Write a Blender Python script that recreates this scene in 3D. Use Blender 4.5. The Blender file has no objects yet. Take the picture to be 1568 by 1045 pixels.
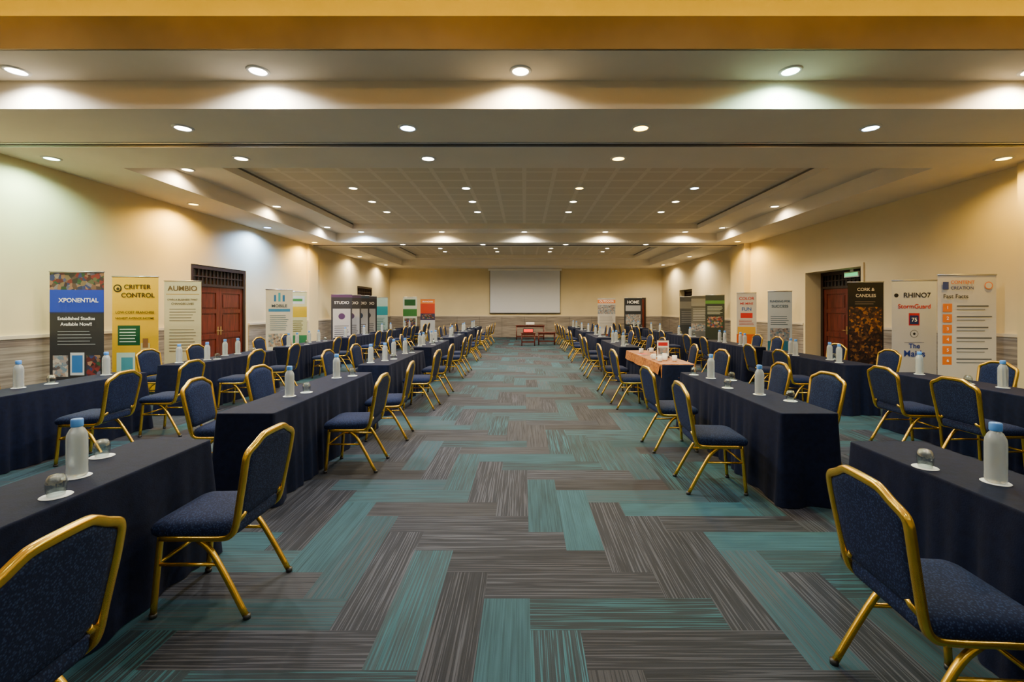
import bpy, bmesh, math, random
from mathutils import Vector, Matrix
random.seed(7)
SC=bpy.context.scene
COL=SC.collection

# ---------------------------------------------------------------- materials
def lin(c):
    return tuple(((v/12.92) if v<=0.04045 else ((v+0.055)/1.055)**2.4) for v in c[:3])+(1,)
def hexc(h):
    return tuple(int(h[i:i+2],16)/255 for i in (0,2,4))
def newmat(name):
    m=bpy.data.materials.new(name); m.use_nodes=True
    nt=m.node_tree; b=nt.nodes['Principled BSDF']
    return m,nt,b
def N(nt,t,**k):
    n=nt.nodes.new(t)
    for a,v in k.items(): setattr(n,a,v)
    return n
def mat(name,col,rough=0.6,metal=0,nscale=8,namt=0.08,bump=0,trans=0,sheen=0,coord='Object',stretch=(1,1,1),bscale=None,spec=None):
    m,nt,b=newmat(name)
    tc=N(nt,'ShaderNodeTexCoord'); mp=N(nt,'ShaderNodeMapping'); mp.inputs['Scale'].default_value=stretch
    nt.links.new(tc.outputs[coord],mp.inputs['Vector'])
    no=N(nt,'ShaderNodeTexNoise'); no.inputs['Scale'].default_value=nscale; no.inputs['Detail'].default_value=4
    nt.links.new(mp.outputs[0],no.inputs['Vector'])
    r=N(nt,'ShaderNodeValToRGB')
    e=r.color_ramp.elements
    e[0].position=.3; e[1].position=.7
    e[0].color=tuple(max(0,c*(1-namt)) for c in col[:3])+(1,)
    e[1].color=tuple(min(1,c*(1+namt)) for c in col[:3])+(1,)
    nt.links.new(no.outputs['Fac'],r.inputs['Fac'])
    nt.links.new(r.outputs[0],b.inputs['Base Color'])
    b.inputs['Roughness'].default_value=rough; b.inputs['Metallic'].default_value=metal
    if spec is not None: b.inputs['Specular IOR Level'].default_value=spec
    if trans: b.inputs['Transmission Weight'].default_value=trans
    if sheen:
        b.inputs['Sheen Weight'].default_value=sheen; b.inputs['Sheen Tint'].default_value=(.25,.35,.7,1); b.inputs['Sheen Roughness'].default_value=.35
    if bump:
        n2=N(nt,'ShaderNodeTexNoise'); n2.inputs['Scale'].default_value=bscale or nscale*6
        nt.links.new(mp.outputs[0],n2.inputs['Vector'])
        bp=N(nt,'ShaderNodeBump'); bp.inputs['Strength'].default_value=bump; bp.inputs['Distance'].default_value=.01
        nt.links.new(n2.outputs['Fac'],bp.inputs['Height']); nt.links.new(bp.outputs[0],b.inputs['Normal'])
    return m
def emat(name,col,s):
    m,nt,b=newmat(name)
    b.inputs['Base Color'].default_value=(*col,1)
    b.inputs['Emission Color'].default_value=(*col,1); b.inputs['Emission Strength'].default_value=s
    return m
_c={}
def cmat(h,rough=.45):
    if h not in _c:
        _c[h]=mat('print_'+h,lin(hexc(h)),rough,nscale=3,namt=.03)
    return _c[h]

M_wall=mat('wall_paint',(.71,.60,.36),.75,nscale=1.2,namt=.04,bump=.05)
M_ceil=mat('ceiling_plaster',(.83,.755,.63),.8,nscale=1.5,namt=.03)
M_rail=mat('rail_paint',(.60,.53,.42),.5,nscale=1.5,namt=.03)
M_cove=mat('cove_painted_glow',(.90,.74,.02),.7,nscale=1.5,namt=.05)  # yellow of the strip's glow is put into the plaster colour
M_lip=mat('lip_painted_glow',(.42,.29,.11),.7,nscale=.7,namt=.35)  # uneven orange-tan tint paints the cove light onto the lip
M_dark=mat('dark_track',(.05,.045,.04),.5)
M_gap=mat('shadow_gap',(.16,.14,.11),.6)
M_gold=mat('gold_frame',(.85,.54,.06),.24,.9,nscale=20,namt=.1)
M_cloth=mat('tablecloth_navy',(.0028,.0060,.0250),.8,nscale=25,namt=.25,bump=.12,spec=.16,sheen=.03)
M_wood=mat('mahogany',(.10,.015,.008),.32,nscale=3,namt=.45,stretch=(8,8,1))
M_woodd=mat('dark_wood',(.020,.009,.007),.4,nscale=3,namt=.4,stretch=(8,8,1))
M_screen=mat('screen_fabric',(.66,.70,.80),.8,namt=.01)
M_white=mat('white_plastic',(.8,.8,.8),.4,namt=.02)
M_black=mat('black_plastic',(.02,.02,.022),.4)
M_alu=mat('aluminium',(.62,.62,.63),.3,.9)
M_brass=mat('brass',(.6,.42,.15),.3,.9)
M_paper=mat('coaster_paper',(.78,.84,.86),.7,namt=.02)
M_blue=mat('cap_blue',(.08,.30,.85),.35,namt=.03)
M_pet=mat('frosted_bottle',(.86,.94,.98),.25,trans=.72,namt=.02)
# thin clear glass: mostly see-through, reflective at grazing
m=bpy.data.materials.new('clear_glass'); m.use_nodes=True; M_glass=m; nt=m.node_tree; nt.nodes.clear()
out=N(nt,'ShaderNodeOutputMaterial'); mixs=N(nt,'ShaderNodeMixShader'); tr=N(nt,'ShaderNodeBsdfTransparent'); gl=N(nt,'ShaderNodeBsdfGlossy'); lw=N(nt,'ShaderNodeLayerWeight')
lw.inputs['Blend'].default_value=.25; tr.inputs[0].default_value=(.90,.94,.94,1); gl.inputs['Roughness'].default_value=.06
mth=N(nt,'ShaderNodeMath',operation='MULTIPLY_ADD'); mth.inputs[1].default_value=.8; mth.inputs[2].default_value=.06
nt.links.new(lw.outputs['Facing'],mth.inputs[0]); nt.links.new(mth.outputs[0],mixs.inputs[0]); nt.links.new(tr.outputs[0],mixs.inputs[1]); nt.links.new(gl.outputs[0],mixs.inputs[2]); nt.links.new(mixs.outputs[0],out.inputs[0])

# wainscot: streaky grey-beige
m,nt,b=newmat('wainscot_laminate'); M_wains=m
tc=N(nt,'ShaderNodeTexCoord'); mp=N(nt,'ShaderNodeMapping'); mp.inputs['Scale'].default_value=(.6,.6,14)
no=N(nt,'ShaderNodeTexNoise'); no.inputs['Scale'].default_value=2.2; no.inputs['Detail'].default_value=6; no.inputs['Distortion'].default_value=.4
r=N(nt,'ShaderNodeValToRGB'); e=r.color_ramp.elements
e[0].position=.3; e[0].color=(.12,.10,.09,1); e[1].position=.7; e[1].color=(.36,.32,.28,1)
nt.links.new(tc.outputs['Object'],mp.inputs[0]); nt.links.new(mp.outputs[0],no.inputs['Vector'])
nt.links.new(no.outputs['Fac'],r.inputs[0]); nt.links.new(r.outputs[0],b.inputs['Base Color']); b.inputs['Roughness'].default_value=.35

# upholstery
m,nt,b=newmat('navy_upholstery'); M_uph=m
tc=N(nt,'ShaderNodeTexCoord'); v=N(nt,'ShaderNodeTexVoronoi'); v.inputs['Scale'].default_value=110
no=N(nt,'ShaderNodeTexNoise'); no.inputs['Scale'].default_value=220
r=N(nt,'ShaderNodeValToRGB'); e=r.color_ramp.elements
e[0].position=.1; e[0].color=(.022,.045,.130,1); e[1].position=.5; e[1].color=(.005,.0105,.042,1)
nt.links.new(tc.outputs['Object'],v.inputs['Vector']); nt.links.new(tc.outputs['Object'],no.inputs['Vector'])
nt.links.new(v.outputs['Distance'],r.inputs[0]); nt.links.new(r.outputs[0],b.inputs['Base Color'])
b.inputs['Roughness'].default_value=.85; b.inputs['Specular IOR Level'].default_value=.2
bp=N(nt,'ShaderNodeBump'); bp.inputs['Strength'].default_value=.3; bp.inputs['Distance'].default_value=.004
nt.links.new(no.outputs['Fac'],bp.inputs['Height']); nt.links.new(bp.outputs[0],b.inputs['Normal'])

# perforated ceiling tiles
m,nt,b=newmat('perforated_tiles'); M_perf=m
tc=N(nt,'ShaderNodeTexCoord')
br=N(nt,'ShaderNodeTexBrick'); br.offset=0; br.inputs['Scale'].default_value=1.0
br.inputs['Brick Width'].default_value=.6; br.inputs['Row Height'].default_value=.6; br.inputs['Mortar Size'].default_value=.045
br.inputs['Color1'].default_value=(0,0,0,1); br.inputs['Color2'].default_value=(0,0,0,1); br.inputs['Mortar'].default_value=(1,1,1,1)
vo=N(nt,'ShaderNodeTexVoronoi'); vo.inputs['Scale'].default_value=22; vo.inputs['Randomness'].default_value=0
rr=N(nt,'ShaderNodeValToRGB'); e=rr.color_ramp.elements
e[0].position=.26; e[0].color=(.28,.225,.16,1); e[1].position=.36; e[1].color=(.70,.61,.46,1)
mx=N(nt,'ShaderNodeMix',data_type='RGBA'); mx.inputs['B'].default_value=(.82,.73,.58,1)
nt.links.new(tc.outputs['Object'],br.inputs['Vector']); nt.links.new(tc.outputs['Object'],vo.inputs['Vector'])
nt.links.new(vo.outputs['Distance'],rr.inputs[0]); nt.links.new(rr.outputs[0],mx.inputs['A'])
nt.links.new(br.outputs['Color'],mx.inputs['Factor']); nt.links.new(mx.outputs['Result'],b.inputs['Base Color']); b.inputs['Roughness'].default_value=.8

# carpet
m,nt,b=newmat('carpet_planks'); M_carpet=m
at=N(nt,'ShaderNodeAttribute'); at.attribute_name='tile'
sp=N(nt,'ShaderNodeSeparateColor'); nt.links.new(at.outputs['Color'],sp.inputs[0])
uv=N(nt,'ShaderNodeUVMap'); uv.uv_map='UVMap'
def streak(sx,sy,det):
    mp=N(nt,'ShaderNodeMapping'); mp.inputs['Scale'].default_value=(sx,sy,1); nt.links.new(uv.outputs[0],mp.inputs[0])
    no=N(nt,'ShaderNodeTexNoise'); no.inputs['Scale'].default_value=1.0; no.inputs['Detail'].default_value=det; no.inputs['Roughness'].default_value=.5
    nt.links.new(mp.outputs[0],no.inputs['Vector']); return no
no=streak(1.4,100,2); no2=streak(2.5,28,3); no4=streak(1.0,160,1)
st=N(nt,'ShaderNodeValToRGB'); e=st.color_ramp.elements; e[0].position=.52; e[0].color=(0,0,0,1); e[1].position=.57; e[1].color=(1,1,1,1)
nt.links.new(no.outputs['Fac'],st.inputs[0])
def cramp(cols):
    r=N(nt,'ShaderNodeValToRGB'); cr=r.color_ramp; cr.interpolation='CONSTANT'
    cr.elements[0].position=0; cr.elements[0].color=(*cols[0][1],1)
    cr.elements[1].position=cols[1][0]; cr.elements[1].color=(*cols[1][1],1)
    for p,c in cols[2:]:
        el=cr.elements.new(p); el.color=(*c,1)
    nt.links.new(sp.outputs[0],r.inputs[0]); return r
A=cramp([(0,(.016,.019,.030)),(.24,(.017,.028,.040)),(.44,(.022,.070,.098)),(.55,(.024,.046,.062)),(.72,(.034,.036,.048)),(.86,(.020,.056,.080))])
B=cramp([(0,(.052,.056,.078)),(.24,(.024,.092,.125)),(.44,(.017,.054,.078)),(.55,(.020,.076,.104)),(.72,(.014,.016,.024)),(.86,(.040,.050,.066))])
mx=N(nt,'ShaderNodeMix',data_type='RGBA')
nt.links.new(st.outputs[0],mx.inputs['Factor']); nt.links.new(A.outputs[0],mx.inputs['A']); nt.links.new(B.outputs[0],mx.inputs['B'])
n3=N(nt,'ShaderNodeTexNoise'); n3.inputs['Scale'].default_value=260
hs=N(nt,'ShaderNodeHueSaturation'); 
ma=N(nt,'ShaderNodeMath',operation='MULTIPLY_ADD'); ma.inputs[1].default_value=.45; ma.inputs[2].default_value=-.15
nt.links.new(sp.outputs[1],ma.inputs[0])
mb=N(nt,'ShaderNodeMath',operation='MULTIPLY_ADD'); mb.inputs[1].default_value=.9; nt.links.new(no2.outputs['Fac'],mb.inputs[0]); nt.links.new(ma.outputs[0],mb.inputs[2])
mc=N(nt,'ShaderNodeMath',operation='MULTIPLY_ADD'); mc.inputs[1].default_value=1.0; nt.links.new(no4.outputs['Fac'],mc.inputs[0]); nt.links.new(mb.outputs[0],mc.inputs[2])
nt.links.new(mc.outputs[0],hs.inputs['Value']); nt.links.new(mx.outputs['Result'],hs.inputs['Color'])
nt.links.new(hs.outputs[0],b.inputs['Base Color']); b.inputs['Roughness'].default_value=.7; b.inputs['Specular IOR Level'].default_value=.18
tc=N(nt,'ShaderNodeTexCoord'); nt.links.new(tc.outputs['Object'],n3.inputs['Vector'])
bp=N(nt,'ShaderNodeBump'); bp.inputs['Strength'].default_value=.2; bp.inputs['Distance'].default_value=.004
nt.links.new(n3.outputs['Fac'],bp.inputs['Height']); nt.links.new(bp.outputs[0],b.inputs['Normal'])

# printed photo patchwork
def photomat(name,scale,cols):
    m,nt,b=newmat(name)
    tc=N(nt,'ShaderNodeTexCoord'); v=N(nt,'ShaderNodeTexVoronoi'); v.inputs['Scale'].default_value=scale
    sp=N(nt,'ShaderNodeSeparateColor'); r=N(nt,'ShaderNodeValToRGB'); cr=r.color_ramp
    cr.elements[0].color=(*cols[0],1); cr.elements[1].color=(*cols[-1],1)
    for i,c in enumerate(cols[1:-1]):
        el=cr.elements.new((i+1)/(len(cols)-1)); el.color=(*c,1)
    nt.links.new(tc.outputs['Object'],v.inputs['Vector']); nt.links.new(v.outputs['Color'],sp.inputs[0])
    nt.links.new(sp.outputs[0],r.inputs[0]); nt.links.new(r.outputs[0],b.inputs['Base Color']); b.inputs['Roughness'].default_value=.5
    return m
_c['PHOTO1']=photomat('photo_crowd',18,[(.01,.01,.012),(.20,.02,.02),(.02,.015,.02),(.30,.16,.10),(.01,.08,.03),(.02,.02,.02),(.02,.04,.16),(.25,.22,.2)])
_c['PHOTO2']=photomat('photo_team',22,[(.05,.05,.07),(.4,.3,.25),(.10,.2,.3),(.5,.45,.4)])
_c['PHOTO3']=photomat('photo_candles',24,[(.01,.008,.006),(.02,.01,.01),(.10,.03,.01),(.02,.01,.01),(.45,.18,.03),(.02,.01,.01),(.03,.012,.01)])

# ---------------------------------------------------------------- mesh helpers
def finish(name,bm,mats,smooth=False,parent=None,loc=None,rotz=0):
    me=bpy.data.meshes.new(name); bm.normal_update(); bm.to_mesh(me); bm.free()
    for mm in mats: me.materials.append(mm)
    if smooth:
        for p in me.polygons: p.use_smooth=True
    o=bpy.data.objects.new(name,me); COL.objects.link(o)
    if loc is not None: o.location=loc
    o.rotation_euler[2]=rotz
    if parent: o.parent=parent
    return o
def inst(name,me,loc,rotz=0,parent=None):
    o=bpy.data.objects.new(name,me); COL.objects.link(o); o.location=loc; o.rotation_euler[2]=rotz
    if parent: o.parent=parent
    return o
def bbox(bm,x0,x1,y0,y1,z0,z1,mi=0,bev=0):
    vs=[bm.verts.new((x,y,z)) for x in (x0,x1) for y in (y0,y1) for z in (z0,z1)]
    F=[(0,1,3,2),(4,6,7,5),(0,4,5,1),(2,3,7,6),(0,2,6,4),(1,5,7,3)]
    fs=[bm.faces.new([vs[i] for i in f]) for f in F]
    for f in fs: f.material_index=mi
    if bev:
        es=list({e for f in fs for e in f.edges})
        r=bmesh.ops.bevel(bm,geom=es,offset=bev,segments=2,affect='EDGES',profile=.5)
        for f in r['faces']: f.material_index=mi
    return fs
def catmull(pts,n):
    P=[Vector(p) for p in pts]; out=[]
    Q=[P[0]*2-P[1]]+P+[P[-1]*2-P[-2]]
    for i in range(1,len(Q)-2):
        for k in range(n):
            t=k/n; a,b_,c,d=Q[i-1],Q[i],Q[i+1],Q[i+2]
            out.append(.5*((2*b_)+(c-a)*t+(2*a-5*b_+4*c-d)*t*t+(3*b_-a-3*c+d)*t**3))
    out.append(P[-1]); return out
def tube(bm,pts,rx,ry,mi=0,seg=8,sub=0,up=(0,0,1)):
    P=catmull(pts,sub) if sub else [Vector(p) for p in pts]
    T=[]
    for i in range(len(P)):
        a=P[max(0,i-1)]; b_=P[min(len(P)-1,i+1)]; T.append((b_-a).normalized())
    n=Vector(up)-T[0]*Vector(up).dot(T[0])
    if n.length<1e-3: n=Vector((1,0,0))-T[0]*T[0].x
    n.normalize(); rings=[]
    for i,p in enumerate(P):
        n=(n-T[i]*n.dot(T[i])).normalized(); bi=T[i].cross(n)
        ring=[]
        for k in range(seg):
            a=2*math.pi*(k+.5)/seg; c,s=math.cos(a),math.sin(a)
            q=.55
            c=math.copysign(abs(c)**q,c); s=math.copysign(abs(s)**q,s)
            ring.append(bm.verts.new(p+n*(rx*c)+bi*(ry*s)))
        rings.append(ring)
    for i in range(len(rings)-1):
        for k in range(seg):
            f=bm.faces.new((rings[i][k],rings[i][(k+1)%seg],rings[i+1][(k+1)%seg],rings[i+1][k])); f.material_index=mi; f.smooth=True
    f=bm.faces.new(rings[0][::-1]); f.material_index=mi
    f=bm.faces.new(rings[-1]); f.material_index=mi
def lathe(bm,prof,seg=24,mi=0,c=(0,0),mis=None):
    rings=[]
    for r,z in prof:
        if r<1e-5: rings.append([bm.verts.new((c[0],c[1],z))])
        else: rings.append([bm.verts.new((c[0]+r*math.cos(2*math.pi*k/seg),c[1]+r*math.sin(2*math.pi*k/seg),z)) for k in range(seg)])
    for i in range(len(rings)-1):
        a,b_=rings[i],rings[i+1]; mm=mis[i] if mis else mi
        for k in range(seg):
            k2=(k+1)%seg
            if len(a)==1 and len(b_)==1: continue
            if len(a)==1: f=bm.faces.new((a[0],b_[k2],b_[k]))
            elif len(b_)==1: f=bm.faces.new((a[k],a[k2],b_[0]))
            else: f=bm.faces.new((a[k],a[k2],b_[k2],b_[k]))
            f.material_index=mm; f.smooth=True
def rrect(x0,x1,y0,y1,r,n=5):
    out=[]
    for cx,cy,a0 in ((x1-r,y1-r,0),(x0+r,y1-r,90),(x0+r,y0+r,180),(x1-r,y0+r,270)):
        for k in range(n+1):
            a=math.radians(a0+90*k/n); out.append((cx+r*math.cos(a),cy+r*math.sin(a)))
    return out

# ---------------------------------------------------------------- dimensions
XL,XR,YB,YF=-7.49,7.67,25.5,-4.0
C1,C2,CI,CT=3.82,4.13,4.29,4.92

# floor: herringbone carpet planks
bm=bmesh.new(); uvl=bm.loops.layers.uv.new('UVMap'); cl=bm.loops.layers.float_color.new('tile')
W=.25
ox,oy=.28,.02
rf=random.Random(21)
def plank(i,j,di,dj):
    x0,y0=i*W+ox,j*W+oy; x1,y1=x0+di*W,y0+dj*W
    X0,X1,Y0,Y1=max(x0,XL),min(x1,XR),max(y0,YF),min(y1,YB)
    if X1-X0<.001 or Y1-Y0<.001: return
    vs=[bm.verts.new(p) for p in ((X0,Y0,0),(X1,Y0,0),(X1,Y1,0),(X0,Y1,0))]
    f=bm.faces.new(vs); c=(rf.random(),rf.random(),rf.random(),1); du,dv=rf.random()*40,rf.random()*40
    for l in f.loops:
        x,y=l.vert.co.x-x0,l.vert.co.y-y0
        l[uvl].uv=((x,y) if di>dj else (y,x)); l[uvl].uv.x+=du; l[uvl].uv.y+=dv; l[cl]=c
for i in range(-40,40):
    for j in range(-25,110):
        k=(i+j)%8
        if k==0: plank(i,j,4,1)
        if k==4: plank(i,j,1,4)
finish('floor',bm,[M_carpet])

# walls
def wall_y(name,xi,xo,openings):
    bm=bmesh.new(); x0,x1=min(xi,xo),max(xi,xo); y=YF
    for a,b_,t in openings:
        bbox(bm,x0,x1,y,a,0,5.0); bbox(bm,x0,x1,a,b_,t,5.0); y=b_
    bbox(bm,x0,x1,y,YB,0,5.0)
    return finish(name,bm,[M_wall])
OL=[(10.27,12.30,2.61),(20.5,22.5,2.62)]
OR=[(10.38,12.43,2.56),(20.9,22.6,2.5)]
wall_y('wall_left',XL,XL-.25,OL)
wall_y('wall_right',XR,XR+.55,OR)
bm=bmesh.new(); bbox(bm,XL-.25,XR+.55,YB,YB+.2,0,5.0); finish('wall_back',bm,[M_wall])
bm=bmesh.new(); bbox(bm,XL-.25,XR+.55,YF-.2,YF,0,5.0); finish('wall_front',bm,[M_wall])

# pilasters (partition pockets)
def pil(name,x0,x1,y0,y1):
    bm=bmesh.new(); bbox(bm,x0,x1,y0,y1,0,C1); finish(name,bm,[M_wall])
pil('trim_1',XR-.14,XR,6.2,6.98)
pil('trim_2',XR-.22,XR,15.5,16.5)
pil('trim_3',XL,XL+.10,15.7,16.4)

# wainscot with cap rail
tn=4
def wains_y(x,sgn,segs):
    global tn
    for a,b_ in segs:
        bm=bmesh.new(); x1=x+sgn*.03
        bbox(bm,min(x,x1),max(x,x1),a,b_,0,1.15)
        n=max(1,int((b_-a)/1.2)); 
        x2=x+sgn*.034
        for k in range(1,n): 
            yy=a+(b_-a)*k/n; bbox(bm,min(x,x2),max(x,x2),yy-.006,yy+.006,.0,1.15,2)
        x3=x+sgn*.05; bbox(bm,min(x,x3),max(x,x3),a,b_,1.15,1.20,1)
        x3=x+sgn*.04; bbox(bm,min(x,x3),max(x,x3),a,b_,0,.1,1)
        finish('trim_%d'%tn,bm,[M_wains,M_rail,M_dark]); tn+=1
wains_y(XL,1,[(YF,10.17),(12.40,15.7),(16.4,20.4),(22.6,YB)])
wains_y(XR,-1,[(YF,6.2),(6.98,10.30),(12.51,15.5),(16.5,20.9),(22.6,YB)])
bm=bmesh.new(); bbox(bm,XL+.05,XR-.05,YB-.03,YB,0,1.15); bbox(bm,XL+.05,XR-.05,YB-.05,YB,1.15,1.2,1); 
for k in range(1,12): bbox(bm,XL+k*1.25-.006,XL+k*1.25+.006,YB-.034,YB,0,1.15,2)
finish('trim_%d'%tn,bm,[M_wains,M_rail,M_dark])

# ceiling
bm=bmesh.new(); T=5.0
X0,X1=XL,XR
def tray(y0,y1,xa,xb,ia,ib,iy0,iy1):
    bbox(bm,X0,xa,y0,y1,C1,T); bbox(bm,xb,X1,y0,y1,C1,T)
    bbox(bm,xa,ia,y0,y1,C2,T); bbox(bm,ib,xb,y0,y1,C2,T)
    bbox(bm,ia,ib,y0,iy0,C2,T); bbox(bm,ia,ib,iy1,y1,C2,T)
    bbox(bm,ia,ib,iy0,iy1,CI,T,1)
    g=.02
    bbox(bm,ia,ia+g,iy0,iy1,CI-.03,CI,3); bbox(bm,ib-g,ib,iy0,iy1,CI-.03,CI,3)
bbox(bm,X0,X1,5.08,7.22,C1,T)
bbox(bm,X0,X1,4.47,5.08,C2,4.2)
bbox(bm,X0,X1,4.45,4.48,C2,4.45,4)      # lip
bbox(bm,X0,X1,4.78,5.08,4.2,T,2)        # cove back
bbox(bm,X0,X1,1.0,4.78,CT,T,0)
bbox(bm,X0,X1,YF,1.0,C2,T,0)
tray(7.22,15.36,-6.33,6.46,-5.44,5.5,8.1,14.5)
bbox(bm,X0,X1,15.36,16.5,C1,T)
tray(16.5,23.6,-6.33,6.46,-5.44,5.5,17.3,22.9)
bbox(bm,X0,X1,23.6,YB,C1,T)
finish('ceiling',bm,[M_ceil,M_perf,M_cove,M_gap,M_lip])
bm=bmesh.new(); bbox(bm,X0+.1,X1-.1,4.60,4.64,4.2,4.24,0); finish('cove_strip_light',bm,[emat('amber_led',(1,.72,.01),12)])
bm=bmesh.new(); bbox(bm,X0+.1,X1-.1,1.03,1.08,4.50,4.56,0); bbox(bm,X0+.1,X1-.1,1.0,1.2,4.46,4.50,1);finish('cove_strip_light',bm,[emat('amber_lip_wash',(1,.55,.05),10),M_ceil])  # unseen amber strip and ledge, added to wash the opposite lip orange
# partition tracks
bm=bmesh.new()
bbox(bm,X0,X1,6.15,6.21,C1-.02,C1,0); bbox(bm,X0,X1,6.10,6.15,C1-.012,C1,1); bbox(bm,X0,X1,6.21,6.26,C1-.012,C1,1)
finish('trim_%d'%(tn+1),bm,[M_dark,M_alu])
bm=bmesh.new()
bbox(bm,X0,X1,16.0,16.06,C1-.02,C1,0); finish('trim_%d'%(tn+2),bm,[M_dark])

# ---------------------------------------------------------------- downlights
WARM=(1,.80,.50); YEL=(1,.60,.08); COOL=(.62,.78,1); WHT=(1,.94,.82); GRN=(.62,1,.70); BLU=(.28,.50,1)
dl={}
def dmesh(c):
    if c in dl: return dl[c]
    bm=bmesh.new()
    lathe(bm,[(.085,-.006),(.088,-.014),(.112,-.010),(.118,-.001),(.118,0.0)],28,0)
    lathe(bm,[(0,-.008),(.087,-.008)],28,1)
    me=bpy.data.meshes.new('downlight'); bm.to_mesh(me); bm.free()
    me.materials.append(M_white); me.materials.append(emat('led_%d'%len(dl),c,25))
    dl[c]=me; return me
def down(x,y,z,c=WHT,p=90):
    o=inst('downlight',dmesh(c),(x,y,z))
    L=bpy.data.lights.new('lamp','SPOT'); L.energy=p; L.color=c; L.spot_size=math.radians(162); L.spot_blend=.6; L.shadow_soft_size=.07
    l=bpy.data.objects.new('lamp',L); COL.objects.link(l); l.parent=o; l.location=(0,0,-.03)
P=205
for x,c in ((-5.4,WHT),(-2.83,WHT),(-.04,WARM),(2.83,GRN),(5.4,WARM)): down(x,4.86,C2,c,P*1.5)
for x,c in ((-6.8,WARM),(-4.19,WHT),(-1.43,COOL),(1.43,YEL),(4.25,COOL)): down(x,5.61,C1,c,P)
for x,c in ((-6.98,GRN),(-4.18,WARM),(-1.42,WHT),(1.39,YEL),(7.08,YEL)): down(x,6.75,C1,c,P*(1.9 if c==GRN else 1.2))
for y,c in ((9.7,YEL),(12.5,BLU),(15.3,YEL),(19.5,WARM),(23.2,WARM)): down(-7.02,y,C1,c,P*(3.2 if c==BLU else 2.4 if y<18 else 1.3))
for y,c in ((15.1,YEL),(19.5,WARM),(23.2,WARM)): down(7.05,y,C1,c,P*1.8)
for y,c in ((8.31,WARM),(11.3,WARM),(14.19,WHT)): down(-6.12,y,C2,c,P*.6)
for y,c in ((11.3,WARM),(14.3,WARM)): down(6.19,y,C2,c,P*.6)
for x,c in ((-5.37,COOL),(-2.72,WARM),(0,WHT),(2.67,WARM),(5.3,WARM)): down(x,15.05,C2,c,P*1.5)
for y in (10.2,11.48,12.7):
    for x,c in ((-3.82,WARM),(-1.30,WHT),(1.23,YEL if y<11 else WARM),(3.8,COOL if y<11 else WARM)): down(x,y,CI,c,P)
for x,c in ((-4.2,WARM),(-1.43,WHT),(1.43,WARM),(4.2,WARM)): down(x,15.8,C1,c,P*.7)
for y in (19.0,20.4,21.6):
    for x in (-3.75,-1.28,1.2,3.7): down(x,y,CI,WARM if x!=-3.75 else WHT,P*1.15)
for x in (-4.5,-1.5,1.5,4.5):
    down(x,2.6,CT,WHT,P*.42); down(x,0.2,C2,WHT,P*.3); down(x,-2.4,C2,WHT,P*.35)

# ---------------------------------------------------------------- doors
def door(name,w,h,leaves,transom,loc,rotz):
    bm=bmesh.new(); f=.09
    bbox(bm,-w/2,-w/2+f,-.06,.04,0,h,1); bbox(bm,w/2-f,w/2,-.06,.04,0,h,1); bbox(bm,-w/2+f,w/2-f,-.06,.04,h-f,h,1)
    top=h-f
    if transom:
        bbox(bm,-w/2+f,w/2-f,-.06,.04,2.12,2.18,1); bbox(bm,-w/2+f,w/2-f,0,.03,2.18,h-f,2)
        n=14
        for k in range(n):
            xx=-w/2+f+(w-2*f)*(k+.5)/n; bbox(bm,xx-.012,xx+.012,-.03,0,2.18,h-f,1)
        bbox(bm,-w/2+f,w/2-f,-.035,-.005,2.18+(h-f-2.18)*.5-.012,2.18+(h-f-2.18)*.5+.012,1)
        top=2.12
    lw=(w-2*f)/leaves
    for k in range(leaves):
        x0=-w/2+f+k*lw+.003; x1=x0+lw-.006
        bbox(bm,x0,x1,-.01,.03,.01,top-.003,0)
        st=.11
        for a,b_,c,d in ((x0,x0+st,.01,top-.003),(x1-st,x1,.01,top-.003),(x0+st,x1-st,.01,.22),(x0+st,x1-st,top-.14,top-.003),(x0+st,x1-st,.86,.98),(x0+st,x1-st,1.48,1.58)):
            bbox(bm,a,b_,-.03,-.01,c,d,0)
        for c,d in ((.26,.82),(1.02,1.44),(1.62,top-.18)):
            bbox(bm,x0+st+.04,x1-st-.04,-.022,-.01,c,d,0)
        hx=x1-.05 if k==0 and leaves==2 else x0+.05
        bbox(bm,hx-.02,hx+.02,-.036,-.03,.95,1.15,3); tube(bm,[(hx,-.03,1.05),(hx,-.08,1.05),(hx+(-.11 if hx>0 or leaves==2 and k==0 else .11),-.08,1.05)],.009,.009,3)
    o=finish(name,bm,[M_wood,M_woodd,M_black,M_brass],loc=loc,rotz=rotz); return o
R90=math.pi/2
door('door_1',2.03,2.61,2,True,(XL-.07,11.285,0),R90)
door('door_2',2.0,2.62,2,True,(XL-.07,21.5,0),R90)
door('door_3',2.05,2.56,2,True,(XR+.45,11.405,0),-R90)
door('door_4',1.7,2.5,2,True,(XR+.30,21.75,0),-R90)
door('door_5',1.0,2.2,1,False,(6.25,YB-.09,0),0)
bm=bmesh.new()
for a,b_ in ((10.30,10.38),(12.43,12.51)): bbox(bm,XR-.03,XR,a,b_,0,2.64)
bbox(bm,XR-.03,XR,10.38,12.43,2.56,2.64); finish('trim_%d'%(tn+3),bm,[M_wall])
bm=bmesh.new(); bbox(bm,XR+.30,XR+.34,10.9,11.4,2.36,2.5,0,.005); bbox(bm,XR+.295,XR+.30,10.93,11.37,2.39,2.47,1)
bbox(bm,XR+.31,XR+.33,11.1,11.2,2.50,2.56,0)
finish('exit_sign',bm,[M_white,emat('exit_green',(.15,.9,.3),1.0)])

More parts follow.
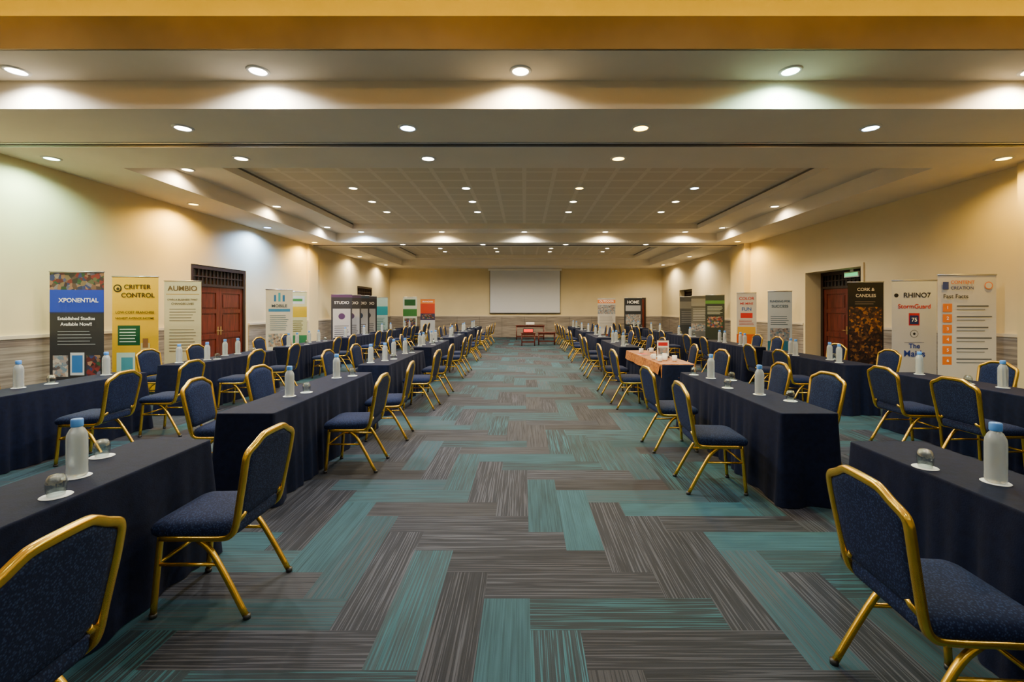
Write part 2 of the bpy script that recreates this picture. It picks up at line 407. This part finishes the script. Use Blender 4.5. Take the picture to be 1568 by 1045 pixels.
# ---------------------------------------------------------------- projection screen
bm=bmesh.new()
bbox(bm,-2.0,2.08,YB-.16,YB-.05,3.70,3.81,1,.01)
bbox(bm,-1.90,1.98,YB-.10,YB-.095,1.36,3.70,0)
bbox(bm,-1.92,-1.90,YB-.102,YB-.094,1.36,3.70,2); bbox(bm,1.98,2.0,YB-.102,YB-.094,1.36,3.70,2)
tube(bm,[(-1.94,YB-.098,1.34),(2.02,YB-.098,1.34)],.022,.022,2)
finish('projection_screen',bm,[M_screen,M_white,M_black])

# ---------------------------------------------------------------- chair
def chair_mesh():
    bm=bmesh.new()
    half=[(.20,.205,.412),(.05,.207,.412),(-.11,.209,.414),(-.165,.211,.428),(-.192,.214,.475),(-.212,.218,.58),(-.238,.226,.72),(-.251,.229,.80),(-.257,.226,.840),(-.260,.208,.862),(-.264,.160,.884),(-.268,.118,.908),(-.271,.085,.919),(-.273,0,.922)]
    full=half+[(x,-y,z) for x,y,z in half[-2::-1]]
    tube(bm,full,.0175,.015,0,8,4,up=(0,1,0))
    for s in (1,-1):
        tube(bm,[(.205,s*.200,.42),(.215,s*.203,.30),(.238,s*.208,.0+.012)],.0135,.0135,0,8,4,up=(0,1,0))
        tube(bm,[(.015,s*.200,.405),(-.06,s*.203,.34),(-.15,s*.208,.19),(-.245,s*.212,.012)],.0135,.0135,0,8,4,up=(0,1,0))
        tube(bm,[(.222,s*.205,.275),(-.105,s*.205,.275)],.009,.009,0,6,up=(0,1,0))
        lathe(bm,[(0,0),(.018,0),(.018,.022),(0,.022)],10,2,(.239,s*.208))
        lathe(bm,[(0,0),(.018,0),(.018,.022),(0,.022)],10,2,(-.249,s*.212))
        tube(bm,[(-.20,s*.21,.50),(-.205,s*.17,.515),(-.207,s*.16,.53)],.013,.010,0,6,up=(0,0,1))
    tube(bm,[(.222,-.205,.275),(.222,.205,.275)],.009,.009,0,6)
    tube(bm,[(.20,-.205,.412),(.20,.205,.412)],.011,.011,0,6)
    tube(bm,[(-.09,-.205,.405),(-.09,.205,.405)],.011,.011,0,6)
    lev=[(.420,.02),(.424,.002),(.435,-.004),(.468,-.006),(.486,.002),(.498,.018),(.506,.05),(.511,.10)]
    rings=[]
    for z,ins in lev:
        pts=rrect(-.185+ins,.262-ins,-.218+ins,.218-ins,max(.02,.055-ins*.3),5)
        rings.append([bm.verts.new((x,y,z+(-.012*max(0,(x-.15)/.1) if z>.45 else 0))) for x,y in pts])
    n=len(rings[0])
    for i in range(len(rings)-1):
        for k in range(n):
            f=bm.faces.new((rings[i][k],rings[i][(k+1)%n],rings[i+1][(k+1)%n],rings[i+1][k])); f.material_index=1; f.smooth=True
    f=bm.faces.new(rings[-1]); f.material_index=1; f.smooth=True
    f=bm.faces.new(rings[0][::-1]); f.material_index=2
    prof=[(.505,-.196,.150),(.515,-.198,.190),(.56,-.207,.204),(.64,-.222,.211),(.72,-.237,.214),(.80,-.250,.214),(.835,-.256,.208),(.858,-.260,.180),(.873,-.264,.150),(.893,-.268,.11),(.905,-.269,.08)]
    M=12; fr=[];bk=[]
    for i,(z,x,w) in enumerate(prof):
        e=min(1,min(i,len(prof)-1-i)/1.5)
        a=[];b2=[]
        for k in range(M+1):
            t=-1+2*k/M; bl=(1-abs(t)**6)*e
            zz=z
            a.append(bm.verts.new((x+.006+.028*bl,w*t,zz))); b2.append(bm.verts.new((x-.006-.008*bl,w*t,zz)))
        fr.append(a);bk.append(b2)
    for i in range(len(prof)-1):
        for k in range(M):
            f=bm.faces.new((fr[i][k],fr[i][k+1],fr[i+1][k+1],fr[i+1][k])); f.material_index=1; f.smooth=True
            f=bm.faces.new((bk[i][k+1],bk[i][k],bk[i+1][k],bk[i+1][k+1])); f.material_index=1; f.smooth=True
        for k in (0,M):
            f=bm.faces.new((fr[i][k],fr[i+1][k],bk[i+1][k],bk[i][k])); f.material_index=1
    for i in (0,len(prof)-1):
        for k in range(M):
            f=bm.faces.new((fr[i][k],bk[i][k],bk[i][k+1],fr[i][k+1])); f.material_index=1
    bmesh.ops.recalc_face_normals(bm,faces=bm.faces)
    me=bpy.data.meshes.new('banquet_chair'); bm.to_mesh(me); bm.free()
    for mm in (M_gold,M_uph,M_black): me.materials.append(mm)
    return me
CH=chair_mesh()
def chair(x,y,face,j=None):
    j=random.uniform(-.09,.09) if j is None else j
    inst('banquet_chair',CH,(x,y,0),(0 if face>0 else math.pi)+j)

# ---------------------------------------------------------------- tables
def table_mesh(seed,w=.47,l=2.4):
    rnd=random.Random(seed)
    bm=bmesh.new(); pts=[]
    base=rrect(-w/2,w/2,-l/2,l/2,.02,3)
    per=[]
    for i in range(len(base)):
        a=Vector(base[i]);b_=Vector(base[(i+1)%len(base)]); d=(b_-a).length; n=max(1,int(d/.022))
        for k in range(n): per.append(a.lerp(b_,k/n))
    n=len(per); s=0; S=[0]
    for i in range(1,n): s+=(per[i]-per[i-1]).length; S.append(s)
    ph=[rnd.uniform(0,6.28) for _ in range(4)]
    nor=[]
    for i in range(n):
        t=(per[(i+1)%n]-per[i-1]).normalized(); nor.append(Vector((t.y,-t.x)))
    tot=s
    def wave(u):
        k=2*math.pi/tot
        m_=.5+.5*math.sin(k*3*u+ph[3])
        return .5*math.sin(k*round(tot/.28)*u+ph[0])+.5*m_*math.sin(k*round(tot/.14)*u+ph[1])+.4*math.sin(k*round(tot/.8)*u+ph[2])
    zs=[.75,.744,.735,.70,.62,.5,.36,.2,.08,.006]; rings=[]
    for z in zs:
        dd=(.74-z)/.74; dd=max(0,dd)
        ring=[]
        for i in range(n):
            cd=min((per[i]-Vector((sx*w/2,sy*l/2))).length for sx in (-1,1) for sy in (-1,1))
            cf=max(0,1-cd/.20)
            off=.028*wave(S[i])*dd**.7+.018*dd+.045*cf*dd - (.004 if z>.749 else 0)
            p=per[i]+nor[i]*off; ring.append(bm.verts.new((p.x,p.y,z)))
        rings.append(ring)
    for i in range(len(rings)-1):
        for k in range(n):
            f=bm.faces.new((rings[i][(k+1)%n],rings[i][k],rings[i+1][k],rings[i+1][(k+1)%n])); f.smooth=True
    f=bm.faces.new(rings[0])
    for sx in (-1,1):
        for sy in (-1,1):
            tube(bm,[(sx*(w/2-.05),sy*(l/2-.1),0),(sx*(w/2-.05),sy*(l/2-.1),.74)],.012,.012,1,6)
    bmesh.ops.recalc_face_normals(bm,faces=bm.faces)
    me=bpy.data.meshes.new('draped_conference_table'); bm.to_mesh(me); bm.free()
    me.materials.append(M_cloth); me.materials.append(M_alu); return me
TM=[table_mesh(s) for s in range(5)]
def table(x,y0,l=2.4):
    inst('draped_conference_table',random.choice(TM),(x,y0+l/2,0),random.choice((0,math.pi)))

# bottle / glass / coaster
bm=bmesh.new()
lathe(bm,[(0,.0),(.036,0),(.041,.006),(.042,.02),(.041,.05),(.042,.09),(.042,.19),(.040,.212),(.030,.235),(.021,.247),(.021,.252),(.0,.252)],28,0)
lathe(bm,[(.0,.250),(.024,.250),(.025,.254),(.025,.284),(.022,.289),(0,.289)],24,1)
BOT=bpy.data.meshes.new('water_bottle'); bm.to_mesh(BOT); bm.free()
for mm in (M_pet,M_blue): BOT.materials.append(mm)
bm=bmesh.new()
lathe(bm,[(.031,0),(.037,.03),(.0385,.055),(.034,.078),(.024,.093),(0,.098)],30,0)
lathe(bm,[(0,.090),(.022,.087),(.0315,.075),(.0360,.055),(.0345,.03),(.029,0),(.031,0)],30,0)
GL=bpy.data.meshes.new('drinking_glass'); bm.to_mesh(GL); bm.free(); GL.materials.append(M_glass)
bm=bmesh.new(); prof=[(0,0),(.056,0),(.058,.0015),(.056,.003),(0,.003)]; lathe(bm,prof,32,0)
CO=bpy.data.meshes.new('coaster'); bm.to_mesh(CO); bm.free(); CO.materials.append(M_paper)
TZ=.7505
def bottle(x,y): inst('coaster',CO,(x,y,TZ)); inst('water_bottle',BOT,(x,y,TZ+.0032),random.random()*6)
def glass(x,y): inst('coaster',CO,(x,y,TZ)); inst('drinking_glass',GL,(x,y,TZ+.0032))

IL,IR,OLx,ORx=-2.265,2.315,-5.27,5.06
table(IL,.57); table(IR,.53)
chair(-1.66,1.36,-1,.05); chair(-1.68,2.57,-1,.0)
chair(1.63,1.83,1,-.06)
bottle(-2.26,2.31); glass(-2.42,2.62); glass(-2.12,2.07)
bottle(2.30,2.23); glass(2.14,2.44)
bottle(-2.30,1.1); bottle(2.33,1.0)
for k in range(6):
    y0=3.70+3.15*k
    for cx in (IL,IR,OLx,ORx): 
        table(cx,y0)
    if k==0:
        chair(-1.70,4.66,-1,.02); chair(-1.68,5.72,-1,.08)
        chair(1.67,4.13,1,-.05); chair(1.67,5.28,1,.06)
        chair(-2.87,4.40,1,.12); chair(-2.85,5.35,1,-.05)
        chair(2.91,4.75,-1,.1); chair(2.90,5.65,-1,-.08)
        chair(-4.52,4.85,-1,.1); chair(-4.55,5.9,-1,.05)
        chair(4.38,5.25,1,-.05); chair(4.40,4.42,1,.04)
        chair(-5.9,5.1,1,0)
        chair(5.7,5.75,-1,0)
        bottle(-2.27,4.42); glass(-2.20,4.62); bottle(-2.30,5.6); glass(-2.16,5.75)
        bottle(2.32,4.51); glass(2.44,4.19); bottle(2.27,5.56); glass(2.17,4.88); glass(2.45,5.4); glass(2.17,5.85)
        bottle(-5.40,4.88); glass(-5.33,5.15); bottle(-5.35,5.85); bottle(5.13,4.9); glass(5.0,5.15); bottle(5.1,5.9)
    else:
        for (cx,sd) in ((IL,1),(IR,-1),(OLx,1),(ORx,-1)):
            for dy in (.62,1.72):
                for side in (1,-1):
                    if k>=3 and side*sd<0 and abs(cx)>4: continue
                    chair(cx+side*random.uniform(.60,.67),y0+dy+random.uniform(-.1,.12),-side)
                if cx==IR and k==1: continue
                bottle(cx+random.uniform(-.1,.05),y0+dy+random.uniform(-.1,.1)); glass(cx+random.uniform(.07,.14),y0+dy+.2)
                if k<3: bottle(cx+random.uniform(-.15,-.05),y0+dy-.3)

m=photomat('ethnic_runner',30,[(.34,.10,.012),(.55,.22,.03),(.20,.05,.01),(.45,.16,.02)])
bm=bmesh.new(); rx0,rx1=IR-.262,IR+.262; ry0,ry1=6.90,9.2
for i in range(20):
    a=ry0+(ry1-ry0)*i/20; b_=ry0+(ry1-ry0)*(i+1)/20
    w1=.012*math.sin(a*9); w2=.012*math.sin(b_*9)
    for (p,q) in (((rx0-.03,.60),(rx0,.757)),((rx0,.757),(rx1,.757)),((rx1,.757),(rx1+.03,.60))):
        x0=[p[0]+(w1 if p[1]<.7 else 0),p[0]+(w2 if p[1]<.7 else 0)]; x1=[q[0]+(w1 if q[1]<.7 else 0),q[0]+(w2 if q[1]<.7 else 0)]
        bm.faces.new([bm.verts.new(v) for v in ((x0[0],a,p[1]),(x1[0],a,q[1]),(x1[1],b_,q[1]),(x0[1],b_,p[1]))])
n=10
for i in range(n):
    a=rx0+(rx1-rx0)*i/n; b_=rx0+(rx1-rx0)*(i+1)/n
    bm.faces.new([bm.verts.new(v) for v in ((a,ry0-.05+.01*math.sin(i*2),.56),(b_,ry0-.05+.01*math.sin((i+1)*2),.56),(b_,ry0,.757),(a,ry0,.757))])
bmesh.ops.remove_doubles(bm,verts=bm.verts,dist=.0005)
finish('table_runner',bm,[m])
bm=bmesh.new(); lathe(bm,[(0,0),(.032,0),(.038,.01),(.040,.09),(.037,.09),(.035,.012),(0,.01)],20,0)
tube(bm,[(.038,0,.075),(.065,0,.07),(.068,0,.035),(.038,0,.02)],.005,.005,0,6,4)
MUG=bpy.data.meshes.new('coffee_mug'); bm.to_mesh(MUG); bm.free(); MUG.materials.append(M_white)
for x,y in ((2.15,7.25),(2.28,7.4),(2.14,7.55),(2.4,7.3),(2.35,7.65),(2.2,8.6),(2.42,8.7)): inst('coffee_mug',MUG,(x,y,.759),random.random()*6)
for x,y,c in ((2.3,8.0,'e8e8e0'),(2.15,8.3,'d0402a'),(2.45,8.1,'f0f0f0')):
    bm=bmesh.new(); 
    for q in range(4): 
        bbox(bm,-.075+q*.003,.075+q*.003,-.105,.105,q*.004,q*.004+.0035,0 if q<3 else 1)
    finish('brochure_stack',bm,[M_white,cmat(c)],loc=(x,y,.759),rotz=random.uniform(-.3,.3))
bm=bmesh.new(); bbox(bm,-.11,.11,-.05,.05,0,.006,1); bbox(bm,-.11,.11,-.004,.004,.006,.30,1); bbox(bm,-.10,.10,-.0065,-.004,.02,.29,0); bbox(bm,-.08,.08,-.008,-.0065,.2,.26,2); bbox(bm,-.08,.08,-.008,-.0065,.06,.17,3)
finish('tabletop_sign',bm,[M_white,M_woodd,cmat('c02020'),_c['PHOTO2']],loc=(2.38,7.85,.759))

# ---------------------------------------------------------------- roll-up banners
def txt(s,size,h,parent,loc,align='CENTER'):
    c=bpy.data.curves.new('lettering','FONT'); c.body=s; c.size=size; c.align_x=align; c.align_y='CENTER'; c.extrude=.0005; c.offset=size*.012
    c.materials.append(cmat(h))
    o=bpy.data.objects.new('lettering',c); COL.objects.link(o); o.parent=parent; o.location=loc; o.rotation_euler=(math.pi/2,0,0)
def banner(x,y,w,h,rot,bg,rects,texts,discs=()):
    e=bpy.data.objects.new('rollup_banner',None); COL.objects.link(e); e.location=(x,y,0); e.rotation_euler[2]=rot
    bm=bmesh.new()
    pts=rrect(-.05,.05,.025,.105,.03,4)
    va=[bm.verts.new((-w/2-.015,a,b_)) for a,b_ in pts]; vb=[bm.verts.new((w/2+.015,a,b_)) for a,b_ in pts]
    for k in range(len(pts)): bm.faces.new((va[k],va[(k+1)%len(pts)],vb[(k+1)%len(pts)],vb[k]))
    bm.faces.new(va[::-1]); bm.faces.new(vb)
    for s in (-1,1): bbox(bm,s*w*.33-.03,s*w*.33+.03,-.15,.15,0,.026,0,.006)
    tube(bm,[(0,.03,.10),(0,.03,h)],.008,.008,0,8)
    tube(bm,[(-w/2-.005,.0,h),(w/2+.005,.0,h)],.012,.010,0,8)
    bbox(bm,-.015,.015,0,.035,h-.012,h+.012,0)
    finish('stand',bm,[M_alu],parent=e)
    zb,zt=.105,h-.008
    bm=bmesh.new(); mats=[]
    def mi(c):
        mm=cmat(c) if c not in _c else _c[c]
        if mm not in mats: mats.append(mm)
        return mats.index(mm)
    bbox(bm,-w/2,w/2,-.001,.001,zb,zt,mi(bg))
    L=0
    for (a,c,b_,d,col) in rects:
        L+=1; yy=-.001-.0006*L
        bm_z0=zb+c*(zt-zb); bm_z1=zb+d*(zt-zb); xa=-w/2+a*w; xb=-w/2+b_*w
        f=bm.faces.new([bm.verts.new(v) for v in ((xa,yy,bm_z0),(xb,yy,bm_z0),(xb,yy,bm_z1),(xa,yy,bm_z1))]); f.material_index=mi(col)
    for (cx,cz,r,col) in discs:
        L+=1; yy=-.001-.0006*L
        f=bm.faces.new([bm.verts.new((-w/2+cx*w+r*w*math.cos(t*math.pi/12),yy,zb+cz*(zt-zb)+r*w*math.sin(t*math.pi/12))) for t in range(24)]); f.material_index=mi(col)
    finish('printed_sheet',bm,mats,parent=e)
    yy=-.004-.0006*L
    for t in texts:
        s,cx,cz,size,col=t[:5]; al=t[5] if len(t)>5 else 'CENTER'
        txt(s,size*w,col,e,(-w/2+cx*w,yy,zb+cz*(zt-zb)),al)
def lines(x0,x1,z0,z1,n,col,fill=.45):
    out=[]
    for k in range(n):
        z=z1-(z1-z0)*(k+.5)/n; hh=(z1-z0)/n*fill/2
        out.append((x0,z-hh,x1-random.uniform(0,.18)*(x1-x0),z+hh,col))
    return out
# left wall
banner(-6.85,7.0,.76,2.16,.10,'22252b',[(0,.87,1,1,'PHOTO1'),(0,.70,1,.87,'0838b8'),(0,.695,1,.705,'0c2260'),(.06,.22,.34,.38,'PHOTO2'),(.38,.23,.64,.40,'c0c8d0'),(.41,.25,.61,.38,'2a6ab0'),(.68,.22,.94,.38,'PHOTO1')]+lines(.15,.85,.45,.57,5,'808890',.25)+[(0,.0,1,.05,'d8d8dc')],
  [('XPONENTIAL',.54,.79,.12,'ffffff'),('Established Studios',.5,.655,.090,'ffffff'),('Available Now!!',.5,.612,.090,'ffffff')])
banner(-6.72,7.9,.73,2.15,.12,'e0a800',[(.12,.42,.60,.59,'0c4a2c')]+lines(.16,.56,.44,.57,5,'d8e0d0',.3)+[(.62,.24,.82,.44,'c8b080'),(.66,.40,.78,.48,'8a5a38'),(.1,.20,.5,.36,'c0d0c8'),(.2,.20,.45,.32,'4a90a8'),(0,0,1,.04,'1c2a20')],
  [('CRITTER',.26,.915,.15,'201804','LEFT'),('CONTROL',.20,.845,.15,'201804','LEFT'),('LOW-COST FRANCHISE',.5,.70,.078,'201804'),('HIGHEST AVERAGE INCOME',.5,.65,.066,'201804')],[(.12,.905,.09,'2a2008'),(.12,.905,.06,'e0a800'),(.13,.90,.035,'2a2008')])
banner(-6.85,9.17,.68,2.15,.14,'bfb69c',[(.05,.87,.95,.878,'a08040')]+lines(.14,.86,.60,.74,5,'706a60',.3)+lines(.14,.86,.30,.54,8,'706a60',.25)+[(0,0,1,.06,'a08048')],
  [('AUMBIO',.5,.93,.21,'5a4420'),('OWN A BUSINESS THAT',.5,.82,.075,'3a3428'),('CHANGES LIVES',.5,.78,.085,'3a3428')])
banner(-6.75,12.6,.66,2.12,.45,'bcc2c8',[(.1,.70,.9,.74,'2a76b8'),(.1,.22,.9,.4,'PHOTO2'),(0,0,1,.05,'2a76b8'),(.30,.84,.38,.93,'1a68b0'),(.46,.84,.54,.96,'2a98c0'),(.62,.84,.70,.93,'1a68b0')]+lines(.15,.85,.44,.66,8,'5a7890',.3),[('MOBILE',.5,.78,.17,'26405a')])
banner(-6.80,13.6,.60,2.10,.4,'cfc480',[(0,.62,1,.78,'d0a800'),(0,.1,1,.35,'2c7a40'),(.1,.82,.9,.94,'c8c8b0'),(.2,.86,.8,.90,'3a7a38')]+lines(.15,.85,.40,.58,6,'606030',.3),[])
for i,(yy,c) in enumerate(((16.9,'4a2f5a'),(17.7,'44325a'),(18.5,'2a3f5a'),(19.3,'3a3a44'))):
    banner(-6.75+.05*i,yy,.72,2.12,.45,'28282f',[(.08,.12,.92,.74,'b0b0b4'),(0,.95,1,1,c)]+lines(.15,.85,.14,.44,8,'50505a',.35),[('STUDIO',.5,.85,.2,'e8e8f0')],[(.5,.60,.16,c)])
banner(-6.55,20.7,.70,2.1,.3,'9cbcc0',[(0,.6,1,.8,'1a8aa0'),(0,0,1,.2,'1a8aa0')]+lines(.15,.85,.25,.55,8,'3a6a74',.3),[])
# back
banner(-5.55,22.2,.66,2.15,.1,'b8c0b0',[(0,.55,1,.72,'2c6a2c'),(.1,.8,.9,.95,'104a20'),(0,0,1,.3,'2c5a2c'),(.1,.3,.9,.5,'PHOTO1')],[])
banner(-5.05,23.9,.75,2.1,.05,'b8bcc4',[(0,.88,1,1,'d87818'),(0,.62,1,.88,'c03818'),(0,.45,1,.62,'3a2a50'),(.1,.48,.9,.6,'PHOTO1')],[('FRANCHISE',.5,.93,.14,'ffffff')])
banner(4.3,23.9,.92,2.12,-.03,'c0bebc',[(0,.88,1,.97,'d87828'),(0,.60,1,.84,'PHOTO2'),(0,.0,1,.08,'7a3020')]+lines(.1,.9,.22,.56,9,'7a7a80',.3),[('OUTDOOR',.5,.925,.16,'ffffff')])
banner(5.45,22.9,.88,2.12,-.05,'1c222a',[(.08,.68,.92,.82,'a0a4ac'),(.08,.35,.92,.6,'PHOTO2')],[('HOME',.5,.90,.24,'ffffff')])
# right wall
banner(6.95,19.4,.66,2.1,-.35,'54565a',[(0,.75,1,.9,'808284'),(0,.1,1,.4,'34383c')]+lines(.1,.9,.44,.7,7,'a0a0a0',.3),[])
banner(7.0,18.2,.66,2.1,-.35,'606264',[(0,.8,1,.95,'909294'),(0,.3,1,.45,'PHOTO2')]+lines(.1,.9,.5,.76,8,'c0c4c8',.3),[])
banner(7.05,16.9,.66,2.1,-.3,'1c2622',[(0,.84,1,.90,'3c6a2a'),(.1,.4,.9,.6,'PHOTO1')]+lines(.1,.9,.64,.8,6,'a8b0a8',.3),[])
banner(7.05,14.5,.58,2.1,-.25,'c8c4be',[(0,.0,1,.34,'d85a10'),(.05,.34,.95,.46,'e0a820'),(.2,.60,.8,.68,'c82018')]+lines(.12,.88,.48,.58,4,'a83020',.3),[('COLOR',.5,.91,.22,'c82018'),('ME MINE',.5,.83,.17,'c82018'),('FUN',.5,.74,.26,'2060b0')])
banner(7.1,12.7,.62,2.08,-.22,'bcc6cc',[(.0,.0,1,.3,'1a6a8a'),(.1,.30,.9,.48,'PHOTO2')]+lines(.12,.88,.52,.66,5,'405a6a',.3),[('FUNDING FOR',.5,.86,.125,'104a6a'),('SUCCESS',.5,.79,.17,'104a6a')])
banner(6.72,9.0,.66,2.12,-.10,'0a0807',[(.04,.20,.96,.76,'PHOTO3'),(.0,.0,1,.06,'181410')]+lines(.2,.8,.78,.82,2,'807060',.3),[('CORK &',.5,.93,.13,'e8e0d4'),('CANDLES',.5,.87,.13,'e8e0d4')])
banner(6.95,8.15,.74,2.10,-.10,'c4cad6',[(.38,.60,.62,.71,'b81828'),(.40,.61,.60,.69,'102868'),(.28,.445,.72,.448,'102868')],
  [('RHINO7',.56,.87,.165,'121420'),('StormGuard',.5,.77,.145,'c83010'),('75',.5,.65,.13,'ffffff'),('The',.5,.415,.16,'1838a0'),('Maids',.5,.345,.21,'1838a0')],[(.10,.87,.05,'121420'),(.5,.525,.09,'10141c'),(.5,.525,.08,'c4cad6'),(.5,.525,.03,'10141c')])
rc=[]
for q in range(6): rc+= [(.08,.30+.083*q,.24,.30+.083*q+.064,'e87810'),(.32,.30+.083*q+.040,.92-.06*(q%2),.30+.083*q+.050,'50545c'),(.32,.30+.083*q+.014,.80,.30+.083*q+.022,'80848c')]
banner(6.97,7.2,.86,2.13,-.08,'cccac8',rc+[(.08,.89,.18,.95,'304080')],[('CONTENT',.21,.945,.085,'d86a10','LEFT'),('CREATION',.21,.90,.08,'304080','LEFT'),('Fast Facts',.08,.835,.11,'202430','LEFT')]+[('%d'%(6-q),.16,.332+.083*q,.08,'ffffff') for q in range(6)],[(.86,.92,.07,'e87810'),(.86,.92,.055,'cccac8')])

# ---------------------------------------------------------------- front-of-room tables & equipment
def side_table(x,y,w,d,h):
    bm=bmesh.new()
    bbox(bm,-w/2,w/2,-d/2,d/2,h-.03,h,0,.006); bbox(bm,-w/2+.04,w/2-.04,-d/2+.04,d/2-.04,h-.10,h-.03,0)
    for sx in (-1,1):
        for sy in (-1,1): tube(bm,[(sx*(w/2-.05),sy*(d/2-.05),0),(sx*(w/2-.05),sy*(d/2-.05),h-.05)],.022,.022,0,8)
    for sy in (-1,1): bbox(bm,-w/2+.05,w/2-.05,sy*(d/2-.05)-.012,sy*(d/2-.05)+.012,.14,.17,0)
    finish('wooden_side_table',bm,[M_wood],loc=(x,y,0))
side_table(.17,19.7,.65,.5,.56); side_table(.98,20.1,.8,.5,.56)
bm=bmesh.new(); bbox(bm,-.22,.22,-.04,.04,0,.18,0,.01)
bbox(bm,-.19,.19,-.045,-.04,.03,.15,1)
finish('countdown_clock',bm,[M_black,emat('led_red',(1,.02,.01),1.6)],loc=(.17,19.6,.562))
side_table(.3,23.6,1.5,.6,.74)
bm=bmesh.new(); bbox(bm,-.22,.22,-.16,.16,.02,.15,0,.02); lathe(bm,[(0,0),(.02,0),(.02,.03),(0,.03)],10,1,(-.15,-.1)); lathe(bm,[(0,0),(.02,0),(.02,.03),(0,.03)],10,1,(.15,-.1));lathe(bm,[(0,0),(.02,0),(.02,.03),(0,.03)],10,1,(0,.1))
tube(bm,[(.1,.15,.09),(.1,.175,.09)],.045,.045,1,12)
finish('projector',bm,[M_white,M_black],loc=(.3,23.6,.742))

# ---------------------------------------------------------------- world + camera
w=bpy.data.worlds.new('World'); SC.world=w; w.use_nodes=True
w.node_tree.nodes['Background'].inputs[0].default_value=(.5,.5,.52,1); w.node_tree.nodes['Background'].inputs[1].default_value=.3
cd=bpy.data.cameras.new('Camera'); cam=bpy.data.objects.new('Camera',cd); COL.objects.link(cam)
cam.location=(0,0,1.6); cam.rotation_euler=(math.pi/2,0,0)
cd.lens=16.07; cd.sensor_width=36; cd.shift_x=-.012; cd.shift_y=-.0318; cd.clip_start=.05; cd.clip_end=100
SC.camera=cam
